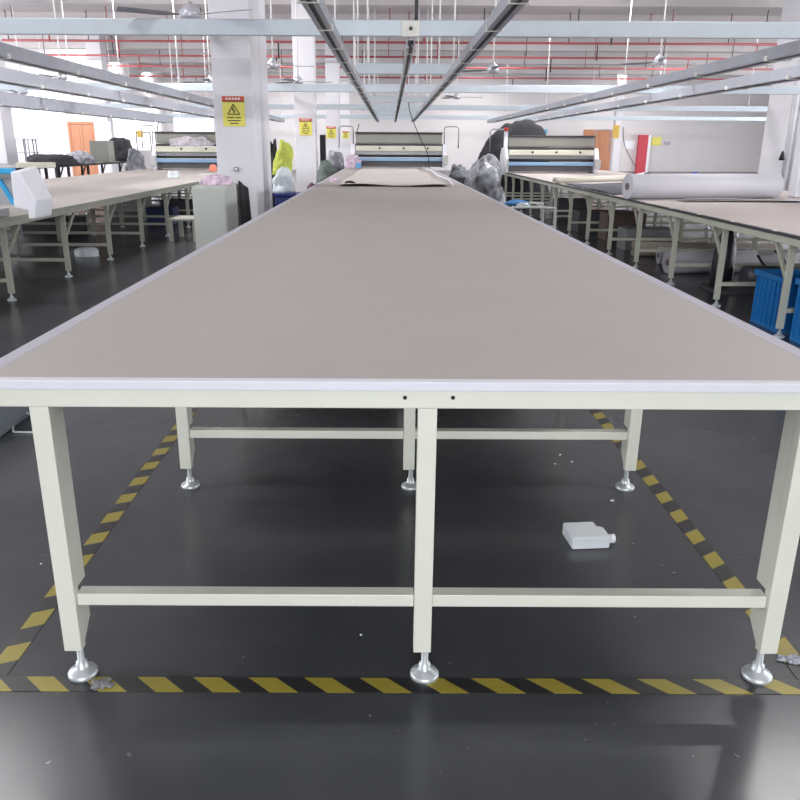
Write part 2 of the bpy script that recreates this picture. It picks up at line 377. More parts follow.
# ---------------------------------------------------------------- tables
def foot_at(x, y, zb, leg, r=.04):
    f = MB()
    f.lathe((x, y, 0), [(r*.96, 0), (r, .004), (r, .01), (r*.9, .016), (r*.5, .024), (.4*r, .03), (.4*r, .042), (.24*r, .045), (.22*r, zb+.01)], 20)
    return f.build('levelling_foot', zinc, leg)
def long_table(name, label, X0, X1, Y0, Y1, H, legsX, rows, M, topM, edgeM, frontM, brace, zleg=.09, zst=.225, lw=.047, railH=.046, edge_w=.045, bx=(.3, .25)):
    t = thing(name, ((X0+X1)/2, Y0, 0), label, 'table')
    th = .02
    box(X0+edge_w, X1-edge_w, Y0+.03, Y1, H-th, H).build('tabletop', topM, t)
    box(X0, X0+edge_w, Y0+.03, Y1, H-th-.002, H+.0015).build('edge_strip', edgeM, t, bevel=.002)
    box(X1-edge_w, X1, Y0+.03, Y1, H-th-.002, H+.0015).build('edge_strip', edgeM, t, bevel=.002)
    box(X0, X1, Y0, Y0+.03, H-th-.002, H+.0015).build('edge_strip', frontM, t, bevel=.003)
    zr1 = H-th-.002; zr0 = zr1-railH
    fr = box(X0+.005, X1-.005, Y0+.018, Y0+.065, zr0, zr1).build('front_rail', M, t, bevel=.003)
    for a in (X0+.02, X1-.06): box(a, a+.04, Y0+.066, Y1, zr0, zr1).build('side_rail', M, t, bevel=.003)
    proto = []
    y = rows[0]
    n = len(legsX)
    for i, x in enumerate(legsX):
        inner = 1 if i < n/2-.5 else (-1 if i > n/2-.5 else 0)
        g = MB().box(x-lw/2, x+lw/2, y, y+.03, zleg, zr0-.0005)
        xi = x + (lw/2-.006 if inner >= 0 else -lw/2+.006)
        xs = (xi-.005, xi+.005)
        g.box(xs[0], xs[1], y+.03, y+.085, zst+.045, zr0-.0005)
        g.add([(xx, yy, zz) for xx in xs for yy, zz in ((y+.03, zleg+.01), (y+.085, zleg+.06), (y+.085, zst-.01), (y+.03, zst-.01))],
              [(0,1,2,3), (7,6,5,4), (0,4,5,1), (1,5,6,2), (2,6,7,3), (3,7,4,0)])
        lg = g.build('leg', M, t, bevel=.002)
        foot_at(x + (.009 if inner >= 0 else -.009), y+.022, zleg, lg); proto.append(lg)
    for i in range(n-1):
        xa, xb = legsX[i]+lw/2+.001, legsX[i+1]-lw/2-.001
        proto.append(box(xa, xb, y+.012, y+.052, zst, zst+.035).build('stretcher', M, t, bevel=.002))
    if brace:
        for x in (legsX[0], legsX[-1]):
            proto.append(MB().bar((x, y+.03, zr0-bx[1]), (x, y+bx[0], zr0+.01), .022, .03).build('diagonal_brace', M, t))
    for r in rows[1:]:
        for p in proto: child_copy(p, t, (0, r-y, 0))
    return t, fr
T1, fr = long_table('cutting_table', 'very long cutting table in the middle, grey top, cream frame and adjustable round feet',
    -1.0, 1.153, 1.757, 23.0, .855, [-.8335, .105, 1.0385], [1.777+1.243*k for k in range(17)], cream, tabtop, strip, stripw, False, railH=.049)
for px in (405, 453):
    c = aY(px, 397.6, 1.775); MB().tube([(c.x, 1.7735, c.z), (c.x, 1.776, c.z)], .0052, 14).build('bolt_hole', hole, fr)
T2, _ = long_table('cutting_table', 'long wide cutting table on the left with the white spreader end on it',
    -6.4, -3.37, 5.2, 24.2, .76, [-6.25, -4.64, -3.46], [5.79+1.366*k for k in range(14)], oliveg, tabtopl, oliveg, oliveg, True, zleg=.07, zst=.17, lw=.055, railH=.06, bx=(.38, .26))
T3, _ = long_table('cutting_table', 'long wide cutting table on the right carrying the thick white fabric roll',
    2.93, 5.93, 4.3, 22.0, .79, [3.03, 4.43, 5.8], [4.63+1.2*k for k in range(15)], olive, sheetr, grey_dk, olive, True, zleg=.07, zst=.19, lw=.05, edge_w=.035, railH=.055, bx=(.3, .27))
cp = box(2.925, 2.955, 5.2, 5.24, .7917, .7945).build('edge_clip', clipm, T3)
for k in range(1, 14): child_copy(cp, T3, (0, .75*k, 0))
T4, _ = long_table('cutting_table', 'narrow far left work table piled with dark cloth beyond the wide left table',
    -9.9, -7.7, 8.0, 26.0, .93, [-9.75, -8.8, -7.85], [9+1.5*k for k in range(11)], grey_dk, steel, oliveg, oliveg, True, zleg=.07, zst=.3, lw=.055)

# hazard tape on the floor
def tape(x0, x1, y0, y1, al, sg, label, per=.152):
    o = box(x0, x1, y0, y1, .0006, .0018).build('floor_tape', tape_mat(al, sg, per)); tag(o, label, 'floor tape')
tape(-1.6, 1.7, 1.726, 1.786, 'x', 1.1, 'black and yellow hazard tape running across the floor before the table front')
tape(-1.09, -1.03, 1.787, 20, 'y', -.45, 'black and yellow hazard tape running down the left side of the long table', .172)
tape(1.137, 1.197, 1.787, 20, 'y', -.65, 'black and yellow hazard tape running down the right side of the long table', .172)

# ---------------------------------------------------------------- overhead: cross bars, tracks, rods
ZB = 2.52
def overbar(y, x0, x1, label, rods, full):
    t = thing('overhead_cross_bar', ((x0+x1)/2, y, ZB), label, 'overhead bar')
    box(x0, x1, y-.03, y+.03, ZB, ZB+.165).build('beam', barm, t, bevel=.01)
    for x in rods:
        MB().tube([(x, y, ZB+.166), (x, y, ZC-.001)], .013, 8).build('hanger_rod', rodm, t)
ys = [9.33, 14.0, 18.64, 23.0, 27.5, 32.1, 36.7]
lab = ['nearest pale blue overhead bar crossing the whole hall in front of the big pillar', 'short pale blue overhead bar between the middle light tracks, nearest of the short ones',
       'second full width pale blue overhead bar', 'second short pale blue bar between the middle tracks', 'third full width pale blue overhead bar',
       'farthest short pale blue bar between the middle tracks', 'farthest full width pale blue overhead bar near the back wall']
for i, y in enumerate(ys):
    full = i % 2 == 0
    rods = [] if i == 0 else ([-.83, -.46, -.3, .88, 1.12] if not full else [-14, -11.2, -9.0, -7.0, -5.9, -4.6, -.7, 1.0, 5.3, 9.1, 12])
    overbar(y, (-15 if y < 34 else -11.9) if full else -.5, 22 if full else 1.25, lab[i], rods, full)
def track(x, z, w, h, y0, y1, label, central=False, cg=1.45, skew=0):
    t = thing('light_track', (x, y0, z), label, 'light track'); t.rotation_euler.z = -skew
    m = MB()
    m.box(x-w/2, x+w/2, y0, y1, z+h-.01, z+h)
    m.box(x-w/2, x-w/2+.008, y0, y1, z, z+h-.01).box(x+w/2-.008, x+w/2, y0, y1, z, z+h-.01)
    m.box(x-w/2+.008, x-w*.17, y0, y1, z, z+.008).box(x+w*.17, x+w/2-.008, y0, y1, z, z+.008)
    m.build('housing', railm, t)
    box((x+w*.05 if central else x-w*.3), x+w*.3, y0, y1, z+.02 if not central else z-.006, z+.035).build('slot', raild, t)
    c = MB().box(x-w*.62, x-w*.5-.002, 0, .035, z-.012, z+.04).box(x+w*.5+.002, x+w*.62, 0, .035, z-.012, z+.04).box(x-w*.62, x+w*.62, 0, .035, z-.018, z-.012)
    for v in c.v: v.y += y0+.5
    cb = c.build('clip', clipm, t)
    n = int((y1-y0-.6)/cg)
    for k in range(1, n): child_copy(cb, t, (0, cg*k, 0))
    return t
zt = ZB-.12  # underside height of the middle tracks
k = (zt-CH)/1.365
track(-.82*k, zt, .13, .10, 1.5, 37.2, 'left one of the two grey light tracks above the middle table', skew=.0075)
track(.36*k, zt, .085, .08, 9.2, 37.2, 'thin dark slotted power track above the centre of the middle table', True, cg=2.9, skew=.006)
track(1.27*k, zt, .13, .10, 1.5, 37.2, 'right one of the two grey light tracks above the middle table', skew=.0075)
def side_track(px, py, w, h, y1, label, drop=.002):
    z_ = ZB-h-drop; p = aZ(px, py, z_); track(p.x, z_, w, h, 3, y1, label, cg=2.2)
side_track(106, 82, .24, .15, 37, 'grey light track above the left table, nearest of the three left tracks')
side_track(106, 99.5, .3, .2, 37, 'middle of the three grey light tracks on the left')
side_track(70, 113, .34, .26, 30.2, 'outermost grey light track at the left by the bright window', .13)
side_track(592, 100.5, .26, .13, 37, 'grey light track above the right table, the nearer of two')
side_track(640, 104.5, .34, .16, 37, 'grey light track on the far right, beyond the right table')
# bracket where the power track meets the first bar
c = aY(416.5, 28, 9.28); x = .36*k
br = MB().box(x-.1, x+.1, 9.24, 9.298, ZB-.01, ZB+.15).build('track_bracket', clipm, bevel=.01); tag(br, 'pale square bracket where the thin power track meets the nearest overhead bar', 'bracket')
MB().tube([(x, 9.22, ZB+.07), (x, 9.24, ZB+.07)], .02, 12).build('bolt', raild, br)
hr = MB().tube([(x+.06, 9.27, ZB+.151), (x+.06, 9.27, ZC)], .02, 8).build('hanger_rod', raild, br)
# sprinkler pipes
ZP = 4.4
pl = ['nearest', 'second', 'third', 'fourth', 'fifth']
for i, y in enumerate([22.3, 26.1, 30.2, 34.1, 39.0]):
    t = thing('sprinkler_pipe', (0, y, ZP), pl[i]+' red sprinkler pipe under the ceiling, counted from the camera', 'pipe')
    MB().tube([(-16 if y < 33 else -11.9, y, ZP), (16, y, ZP)], .035, 8).build('pipe', redp, t)
    for kx in range(13):
        x = -14.6+2.45*kx + (.6 if i % 2 else 0)
        if abs(x+1.95) < .5: x += .8
        if y > 33 and x < -11.5: continue
        MB().tube([(x, y, ZP+.035), (x, y, ZC-.001)], .014, 6).build('hanger_rod', black if kx % 3 else redp, t)
        if kx % 2 == 0:
            MB().tube([(x+.9, y, ZP-.036), (x+.9, y, ZP-.42)], .022, 6).lathe((x+.9, y, ZP-.47), [(.035, 0), (.04, .01), (.012, .05)], 8).build('sprinkler_head', redp if kx % 4 else black, t)

# ceiling fans
def fan_at(hub, label, rz):
    x, y, z = hub
    if not fan_at.p:
        t = thing('ceiling_fan', (x, y, z), label, 'ceiling fan', 'ceiling fans')
        MB().lathe((x, y, z), [(.05, -.09), (.1, -.08), (.12, -.05), (.12, 0), (.08, .05), (.03, .08), (.03, .1)], 18).build('motor', mat('fan_silver', (196, 196, 204), .3, metal=.3), t)
        MB().tube([(x, y, z+.1), (x, y, ZC-.001)], .014, 8).build('down_rod', rodm, t)
        for k in range(3):
            a = k*2*PI/3; u = Vector((math.cos(a), math.sin(a), 0)); v = Vector((-u.y, u.x, 0)); c = Vector((x, y, z-.03))
            p = [c+u*.11-v*.025, c+u*.3-v*.07+Vector((0,0,-.01)), c+u*.78-v*.085+Vector((0,0,-.012)), c+u*.8+v*.075+Vector((0,0,.012)), c+u*.3+v*.05+Vector((0,0,.01)), c+u*.11+v*.025]
            q = [w-Vector((0,0,.006)) for w in p]
            MB().add(p+q, [(0,1,2,3,4,5), (11,10,9,8,7,6)]+[(i, i+6, (i+1) % 6+6, (i+1) % 6) for i in range(6)]).build('blade', mat('fan_blade', (128, 126, 134), .35), t)
        t.rotation_euler.z = rz; fan_at.p = t; return t
    t = tree_copy(fan_at.p, hub, label, rz)
    return t
fan_at.p = None
F1 = [(190, 12, 9.5, -.5, 'ceiling fan in front of the top of the nearest left pillar'), (273, 64, 16.3, .1, 'small ceiling fan between the first and second aisle pillars, left of the middle tracks'),
      (298, 80, 19.3, .25, 'small ceiling fan just before the second aisle pillar'), (457, 96, 25.5, 0, 'small ceiling fan right of the middle tracks'),
      (493, 68, 16.3, .5, 'ceiling fan at the upper right beside the right middle track'), (62, 76, 19.5, .2, 'ceiling fan above the far left tables, rightmost of the left group'),
      (23, 91, 22.6, .4, 'ceiling fan at left edge above the bright window'), (210, 80, 19.5, .6, 'ceiling fan peeping out left of the nearest pillar'),
      (660, 60, 16.3, .3, 'ceiling fan high above the right table')]
for px, py, Y, rz, lb in F1:
    h = aY(px, py, Y); fan_at((h.x, h.y, h.z), lb, rz)


# ---------------------------------------------------------------- spreading machines
def machine(x0, x1, y, H, ztop, label):
    t = thing('spreading_machine', ((x0+x1)/2, y, H), label, 'machine')
    s = (ztop-H)/.88; Z = lambda v: H + v*s
    X = lambda f: x0+(x1-x0)*f
    a, b = x0+.12, x1-.12
    box(a, b, y, y+.5, Z(.62), Z(.86)).build('hood', hood, t, bevel=.02)
    box(a-.01, b+.01, y-.03, y+.52, Z(.862), Z(.90)).build('hood_rail', grey_dk, t, bevel=.006)
    box(a-.01, b+.01, y-.04, y+.03, Z(.56), Z(.615)).build('lower_rail', grey_dk, t, bevel=.006)
    box(a, b, y-.08, y+.3, Z(.42), Z(.555)).build('front_beam', creamp, t, bevel=.02)
    kn = MB()
    for f in (.3, .55, .8): kn.tube([(X(f), y-.11, Z(.5)), (X(f), y-.08, Z(.5))], .025, 10)
    kn.build('knob', black, t)
    box(a, b, y-.02, y+.2, Z(.335), Z(.418)).build('back_panel', steel, t)
    MB().tube([(a, y-.06, Z(.305)), (b, y-.06, Z(.305))], .03, 12).build('roller', black, t)
    MB().box(a, b, y-.12, y-.04, Z(.175), Z(.262)).build('blue_bar', skyblue, t, bevel=.01)
    box(a, b, y-.05, y+.4, Z(.03), Z(.172)).build('cradle', mat('machine_dark', (92, 90, 92), .5), t)
    for i, (u0, u1) in enumerate(((x0, a-.012), (b+.012, x1))):
        g = MB().prism([(y-.14, Z(0)), (y+.56, Z(0)), (y+.56, Z(.42)), (y+.38, Z(.6)), (y+.02, Z(.6)), (y-.14, Z(.36))], 'x', u0, u1)
        sd = g.build('side_housing', white, t, bevel=.015)
        um = (u0+u1)/2
        sg = -1 if i == 0 else 1
        MB().tube([(um, y+.2, Z(.6)), (um, y+.2, Z(1.0)), (um+sg*.03, y+.2, Z(1.04)), (um+sg*.3, y+.2, Z(1.05)), (um+sg*.36, y+.2, Z(1.0)), (um+sg*.36, y+.2, Z(.5))], .014, 8).build('hoop_rail', steel, sd)
        box(u0-.03 if i == 0 else u0, u1 if i == 0 else u1+.03, y-.2, y-.145, Z(.1), Z(.33)).build('control_box', mat('panel_grey', (190, 190, 190), .4), sd, bevel=.01)
    MB().tube([(a+.04, y, Z(.9)), (a+.09, y, Z(1.1))], .012, 6).build('antenna', black, t)
    return t
c0 = aY(355, 168, 20.6).x; c1 = aY(443, 168, 20.6).x
M1 = machine(c0-.1, c1+.08, 20.6, .8565, 1.695, 'cloth spreading machine standing across the far end of the middle table')
l0 = aY(160, 165, 22).x
M2 = machine(l0, -3.5, 21.4, .7615, 1.69, 'cloth spreading machine across the left table with a pale bundle against its hood')
r0 = aY(503, 170, 19.2).x; r1 = aY(599, 170, 19.2).x
M3 = machine(r0+.02, r1, 19.4, .7925, 1.62, 'cloth spreading machine across the right table below the dark covered heap')
# signal tower on the right machine
g = aY(505, 155, 18.95)
tw = thing('signal_tower', (g.x, 18.95, .7925), 'white signal post with a red tip at the left end of the right machine', 'signal light')
MB().tube([(g.x+.0, 18.95, .7925), (g.x, 18.95, 1.72)], .045, 12).build('post', white, tw)
MB().tube([(g.x, 18.95, 1.721), (g.x, 18.95, 1.8)], .05, 12).build('red_lamp', mat('red_lens', (210, 70, 60), .3), tw)
# bundle on left machine hood
pk = aY(192, 140, 21.3)
tag(MB().heap((pk.x-.05, 21.345, 1.362), .55, .038, .24, 3, .2).build('cloth_bundle', mat('mauve_white_cloth', (196, 190, 196), .8, var=.3, scale=9, bump=.7, bscale=8, wrinkle=True)), 'pale crumpled cloth bundle lying on the front beam of the left machine', 'cloth')
pk = aY(213, 167, 20.4)
tag(MB().heap((pk.x, 20.4, .762), .1, .12, .16, 5, .1).build('pink_cloth', mat('salmon_cloth', (240, 140, 120), .8, bump=.5)), 'small salmon pink cloth on the left table beside the nearest pillar', 'cloth')
pk = aZ(174, 178, .76)
tag(MB().heap((pk.x, pk.y, .7615), .12, .1, .14, 6, .2).build('plastic_bag', bagwhite), 'small clear plastic bag lying on the left table', 'bag')

# near-left white spreader end
Yn = 6.9
P = [(10, 172), (19, 171), (27, 186), (36, 201), (35, 219), (28.5, 219), (28, 211), (14, 208)]
poly = [(aY(a, b, Yn).x, aY(a, b, Yn).z) for a, b in P][::-1]
t = thing('spreader_end', (-3.5, Yn, .765), 'white plastic spreader carriage with blue side panels overhanging the near end of the left table', 'machine')
mb = MB(); mb.prism(poly, 'y', Yn, Yn+.36)
for v in mb.v[len(poly):]:
    if v.z > .95: v.z += .03
mb.build('cover', white, t, bevel=.012)
xl = aY(10, 172, Yn).x; Zr = lambda py: aY(5, py, Yn).z
bb_ = mat('bright_blue', (60, 170, 226), .4); pg_ = mat('panel_grey', (190, 190, 190), .4)
box(-4.6, -3.40, Yn+.12, Yn+.34, .765, .84).build('carriage_base', pg_, t, bevel=.01)
box(-4.6, xl-.002, Yn+.02, Yn+.12, Zr(174), Zr(168.5)).build('blue_beam', bb_, t, bevel=.006)
box(-4.6, xl-.002, Yn+.02, Yn+.10, Zr(179), Zr(174.3)).build('grey_beam', steel, t, bevel=.004)
box(-4.6, xl+.01, Yn+.06, Yn+.10, Zr(206), Zr(179.3)).build('back_plate', pg_, t)
for k_ in range(4):
    x_ = xl-.02-.16*k_
    MB().bar((x_-.10, Yn+.04, Zr(180)), (x_, Yn+.04, Zr(204)), .03, .035).build('blue_bracket', bb_, t)

# ---------------------------------------------------------------- cabinet group by the pillar
a = aY(191, 186, 8.0); b = aY(225, 186, 8.0); cz = a.z
cab = thing('storage_cabinet', ((a.x+b.x)/2, 8.4, 0), 'grey metal cabinet in front of the nearest left pillar with crumpled cloth on top', 'cabinet')
cm = mat('cabinet_grey', (186, 190, 184), .4, var=.02)
box(a.x, b.x, 8.02, 8.8, .03, cz).build('body', cm, cab, bevel=.006)
box(a.x+.01, b.x-.01, 8.0, 8.019, .06, cz-.02).build('door', cm, cab, bevel=.004)
box(a.x+.02, b.x-.02, 8.05, 8.75, 0, .03).build('plinth', grey_dk, cab)
c = aY(218, 187, 8.3)
tag(MB().heap((c.x-.02, 8.35, cz+.001), .15, .2, .1, 9, .25, 3).build('crumpled_cloth', fabpink), 'crumpled pink and white cloth on top of the grey cabinet', 'cloth')
# black coat hanging down cabinet's side
def coat(u, v):
    x = b.x+.02 + .11*math.sin(u*PI*.5)*(.5+.5*v) + .008*math.sin(u*9+v*2)
    return Vector((x, 8.62+.28*u, cz+.03-v*.75 - .1*u))
tag(MB().grid(coat, 16, 20, .02).build('black_coat', mat('black_cloth', (30, 30, 34), .9, var=.2, bump=.4)), 'black cloth hanging down beside the grey cabinet next to the pillar', 'cloth')

# blue bin with bags, left of the middle table
bn = thing('storage_bin', (-1.37, 12.2, 0), 'dark blue plastic bin behind the nearest left pillar beside the middle table', 'bin')
bb = MB().box(-1.66, -1.1, 12.1, 12.6, .0, .66).build('bin_body', navy, bn, bevel=.02)
MB().box(-1.69, -1.07, 12.07, 12.63, .66, .695).build('bin_rim', navy, bn, bevel=.01)
c = aY(283, 186, 12.3)
tag(MB().heap((c.x, 12.34, .697), .17, .17, .36, 11, .2, 2).build('plastic_bag', bagwhite), 'stuffed clear plastic bags standing on the dark blue bin', 'bag')
c = aY(282, 160, 12.5)
lg = MB().heap((0, 0, 0), .155, .13, .5, 14, .22, 2.2)
for v in lg.v:
    k2 = v.z/.5; v.x = v.x*(1-.25*k2) + c.x + .07*k2; v.y = v.y+12.42; v.z = v.z + .96
tag(lg.build('lime_bag', fabgreen), 'lime green cloth bundle perched on the clear bags above the blue bin', 'bag')
c = aY(271, 152, 12.9)
tag(MB().heap((c.x+.04, 12.85, 0), .13, .1, 1.42, 21, .15, 3).build('garment_stand', fabdark), 'dark cloth bundle standing between the pillar and the lime green bundle', 'cloth')
c = aY(297, 192, 12.1)
tag(MB().heap((-1.0+.0-.18, 12.93, .0), .12, .26, .80, 15, .12, 3).build('mauve_cloth', fabpurple), 'mauve cloth pile behind the blue bin against the middle table', 'cloth')
# sacks near second pillar
tag(MB().heap((-1.32, 18.2, 0), .26, .5, 1.06, 17, .12, 2.5).build('green_sack', fabteal), 'dull green stuffed sack beyond the second pillar beside the middle table', 'sack')
c = aY(336, 160, 21.5)
tag(MB().heap((-1.36, 21.9, 0), .3, .4, 1.35, 18, .12, 1.4).build('grey_sack', fabgrey), 'silver grey wrapped sack left of the middle machine', 'sack')
c = aY(322, 144, 20.7)
bx = MB().box(c.x-.07, c.x+.07, 20.9, 21.1, 0, 1.65).build('black_stand', black, bevel=.01); tag(bx, 'black upright stand just right of the second pillar', 'stand')
# pieces at the left end of the middle machine
c = aY(350, 168, 20.2)
tag(MB().heap((-.80, 20.25, .8565), .19, .14, .30, 19, .22, 3).build('wrapped_bundle', fabpink), 'pink and white wrapped bundle on the middle table left of the machine', 'bundle')
tag(box(-.72, -.6, 20.0, 20.08, .8565, .99).build('blue_box', mat('soft_blue', (96, 160, 210), .5), bevel=.01), 'little blue box before the pink bundle at the far end of the middle table', 'box')

# ---------------------------------------------------------------- things on the middle table
Zs = .8565
def sheet(u, v):
    y = 11.0 + v*9.1; ce = .10; w = .76 - .1*v
    z = Zs+.006 + .006*math.sin(y*1.7) + (.02*math.exp(-((v)*9.1/.25)**2))*(1+.5*math.sin(u*9)) + .004
    return Vector((ce + (u-.5)*2*w + .02*math.sin(y*1.3), y + .06*math.sin(u*7), z))
tag(MB().grid(sheet, 24, 60, .004).build('paper_sheet', mat('paper', (200, 194, 190), .6, var=.05, scale=1.2)), 'pale paper sheet spread over the far part of the middle table', 'paper')
c = aZ(351, 184.5, .87)
tag(MB().heap((c.x-.02, c.y, Zs+.034), .07, .06, .03, 2, .2).build('dark_cloth_scrap', black), 'small black scrap at the near left corner of the pale sheet', 'scrap')
c = aZ(344, 181, .87)
tag(MB().heap((-.80, c.y+.3, Zs), .09, .3, .045, 4, .2).build('pale_scrap', fabpink), 'flat crumpled pinkish scrap at the left edge of the middle table beside the pale sheet', 'scrap')
def hose(pts, n=10):
    P = [Vector(p) for p in pts]; P = [P[0]]+P+[P[-1]]; out = []
    for i in range(1, len(P)-2):
        for k in range(n):
            t = k/n; out.append(.5*((2*P[i])+(P[i+1]-P[i-1])*t+(2*P[i-1]-5*P[i]+4*P[i+1]-P[i+2])*t*t+(3*P[i]-P[i-1]-3*P[i+1]+P[i+2])*t**3))
    return out+[P[-2]]
tag(MB().tube(hose([(.93, 11.2, .880), (1.0, 13, .880), (.95, 15, .880), (1.0, 17.5, .880), (.93, 19.9, .880)]), .016, 6).build('white_hose', white), 'thin white hose lying along the right edge of the pale sheet', 'hose')
a = aY(404, 112, 28); b = aY(446, 179, 20.2)
tag(MB().tube(hose([(.55, 20.2, zt+.0), (.62, 20.25, 2.1), (.85, 20.32, 1.6), (1.05, 20.38, 1.2), (1.1, 20.3, .865)]), .01, 6).build('power_cable', black), 'black cable hanging from the power track down to the middle machine', 'cable')
for px, py in ((389, 203), (401, 204.5), (387, 210)):
    pass

# ---------------------------------------------------------------- right of the middle table
# dark covered heap behind the right machine
h = MB().heap((3.62, 23.0, 0), 1.1, .8, 2.04, 23, .12, 1.8, ridges=.05, pw=.8)
DH = h.build('covered_heap', fabdark)
tag(DH, 'tall heap covered by charcoal cloth behind the right machine', 'cloth heap')
tag(MB().heap((2.03, 16.6, 0), .40, .5, 1.12, 27, .26, 1.5, ridges=.09).build('wrapped_bundle', fabgrey), 'big silver grey wrapped bundle between the middle table and the right table', 'bundle')
tag(MB().heap((2.28, 18.0, 0), .36, .42, 1.08, 29, .26, 1.5, ridges=.09).build('wrapped_bundle', fabgrey), 'second silver grey bundle just behind the first, under the dark heap', 'bundle')
c = aZ(458, 172, .7)
st = thing('parts_trolley', (1.95, 21.3, 0), 'low dark trolley with silver parts beyond the middle table at right', 'trolley')
box(1.65, 2.2, 21.0, 21.7, .45, .62).build('tray', grey_dk, st, bevel=.02)
for x in (1.68, 2.13):
    for y in (21.03, 21.63): box(x, x+.04, y, y+.04, 0, .45).build('leg', grey_dk, st)
tag(MB().heap((1.9, 21.3, .621), .2, .25, .3, 31, .3, 3).build('silver_parts', fabgrey), 'crumpled silver sheet on the low dark trolley', 'scrap')
# folded tubular trolley
pts = hose([(1.72, 11.35, .02), (1.72, 11.35, .5), (1.80, 11.35, .56), (2.32, 11.35, .56), (2.42, 11.35, .5), (2.42, 11.35, .02)], 6)
tr = thing('hand_trolley', (2.05, 11.7, 0), 'pale tubular trolley frame between the middle and right tables', 'trolley')
tm = mat('pale_tube', (196, 200, 196), .35)
MB().tube(pts, .017, 8).build('hoop_frame', tm, tr)
MB().tube([p+Vector((0, .9, 0)) for p in pts], .017, 8).build('hoop_frame', tm, tr)
for x in (1.8, 2.32): MB().tube([(x, 11.367, .545), (x, 12.233, .545)], .014, 8).build('side_tube', tm, tr)
MB().tube([(1.74, 11.37, .3), (2.4, 11.37, .3)], .012, 8).build('cross_tube', tm, tr)
box(1.76, 2.38, 11.42, 12.2, .28, .30).build('shelf', steel, tr)
tag(MB().heap((1.98, 12.05, .5605), .2, .24, .06, 33, .25, 3).build('blue_cloth', mat('blue_cloth', (60, 120, 176), .8, var=.25, bump=.5)), 'blue cloth lying over the pale tubular trolley', 'cloth')
tag(MB().heap((2.0, 11.6, .5605), .1, .1, .05, 34, .25, 3).build('white_cloth', bagwhite), 'white crumpled scrap on the near end of the tubular trolley', 'cloth')

# right table: thick roll, cloth layer, dark fabric, thin roll
RT = .7925
def rollobj(name, p, q, r, M, label, core=True):
    t = thing(name, (Vector(p)+Vector(q))/2 - Vector((0, 0, r)), label, 'fabric roll')
    d = (Vector(q)-Vector(p)).normalized()
    MB().tube([p, q], r, 36).build('cloth_winding', M, t)
    if core:
        MB().tube([Vector(p)-d*.012, Vector(p)-d*.0005], r*.28, 18).build('cardboard_core', mat('core_brown', (120, 104, 100), .8), t)
        MB().tube([Vector(q)+d*.0005, Vector(q)+d*.012], r*.28, 18).build('cardboard_core', mat('core_brown', (120, 104, 100), .8), t)
    return t
r = .145
rollobj('fabric_roll', (2.90, 9.65, RT+r+.003), (4.84, 9.98, RT+r+.003), r, rollm, 'thick white fabric roll lying across the right table')
def layer(u, v):
    x = 3.42+u*2.4; y = 9.15 + .1*u + v*.3
    z = RT+.012+.012*math.sin(u*5+1)*(1-v)+.018*(1-v)**2
    return Vector((x, y + .03*math.sin(u*8), z))
tag(MB().grid(layer, 40, 8, .006).build('cloth_edge', rollm), 'pale cloth edge pulled forward from under the thick white roll', 'cloth')
def dk(u, v):
    y = 10.5+v*2.9; x = 2.98 + u*(1.5+.5*v)
    return Vector((x, y + .85*u, RT+.012+.006*math.sin(x*6+y*3)))
tag(MB().grid(dk, 20, 20, .008).build('dark_fabric', fabdk2), 'dark grey fabric spread on the right table behind the thick white roll', 'fabric')
rollobj('thin_roll', (2.88, 13.75, RT+.052), (5.6, 16.0, RT+.052), .05, mat('cream_roll', (206, 202, 190), .7), 'thin cream roll slanting across the right table behind the dark fabric')
def small(name, m, px, py, Y, w, d, h, label, cat, z=RT+.0005, bv=.01):
    c = aY(px, py, Y); return tag(box(c.x-w/2, c.x+w/2, Y-d/2, Y+d/2, z, z+h).build(name, m, bevel=bv), label, cat)
small('black_case', black, 716, 174, 11.2, .16, .2, .24, 'small black case on the right table showing above the white roll', 'case')
c = aY(694, 174, 11.1)
tag(MB().heap((c.x, 11.1, RT+.02), .09, .12, .25, 41, .1).build('blue_bag', mat('royal_blue', (60, 88, 190), .6)), 'blue lump on the right table just left of the black case', 'bag')
c = aY(627, 172, 13.0)
tag(MB().heap((c.x, 12.0, RT+.02), .09, .1, .22, 42, .2).build('dark_cloth', fabdark), 'small dark cloth lump above the left end of the white roll', 'cloth')
c = aY(634, 172, 13.0)
tag(MB().heap((c.x, 12.55, RT+.02), .1, .08, .2, 43, .2).build('white_cloth', bagwhite), 'small white lump above the left end of the white roll', 'cloth')
# white cabinet at the right picture edge
c = aY(793, 160, 10.35)
wb = thing('white_cabinet', (c.x+.3, 10.1, RT), 'tall white box standing on the right table at the right edge of the view', 'box')
box(c.x, c.x+.6, 10.15, 10.35, RT, 1.68).build('body', white, wb, bevel=.015)
box(c.x+.04, c.x+.56, 10.138, 10.149, RT+.05, 1.64).build('front_panel', white, wb, bevel=.004)
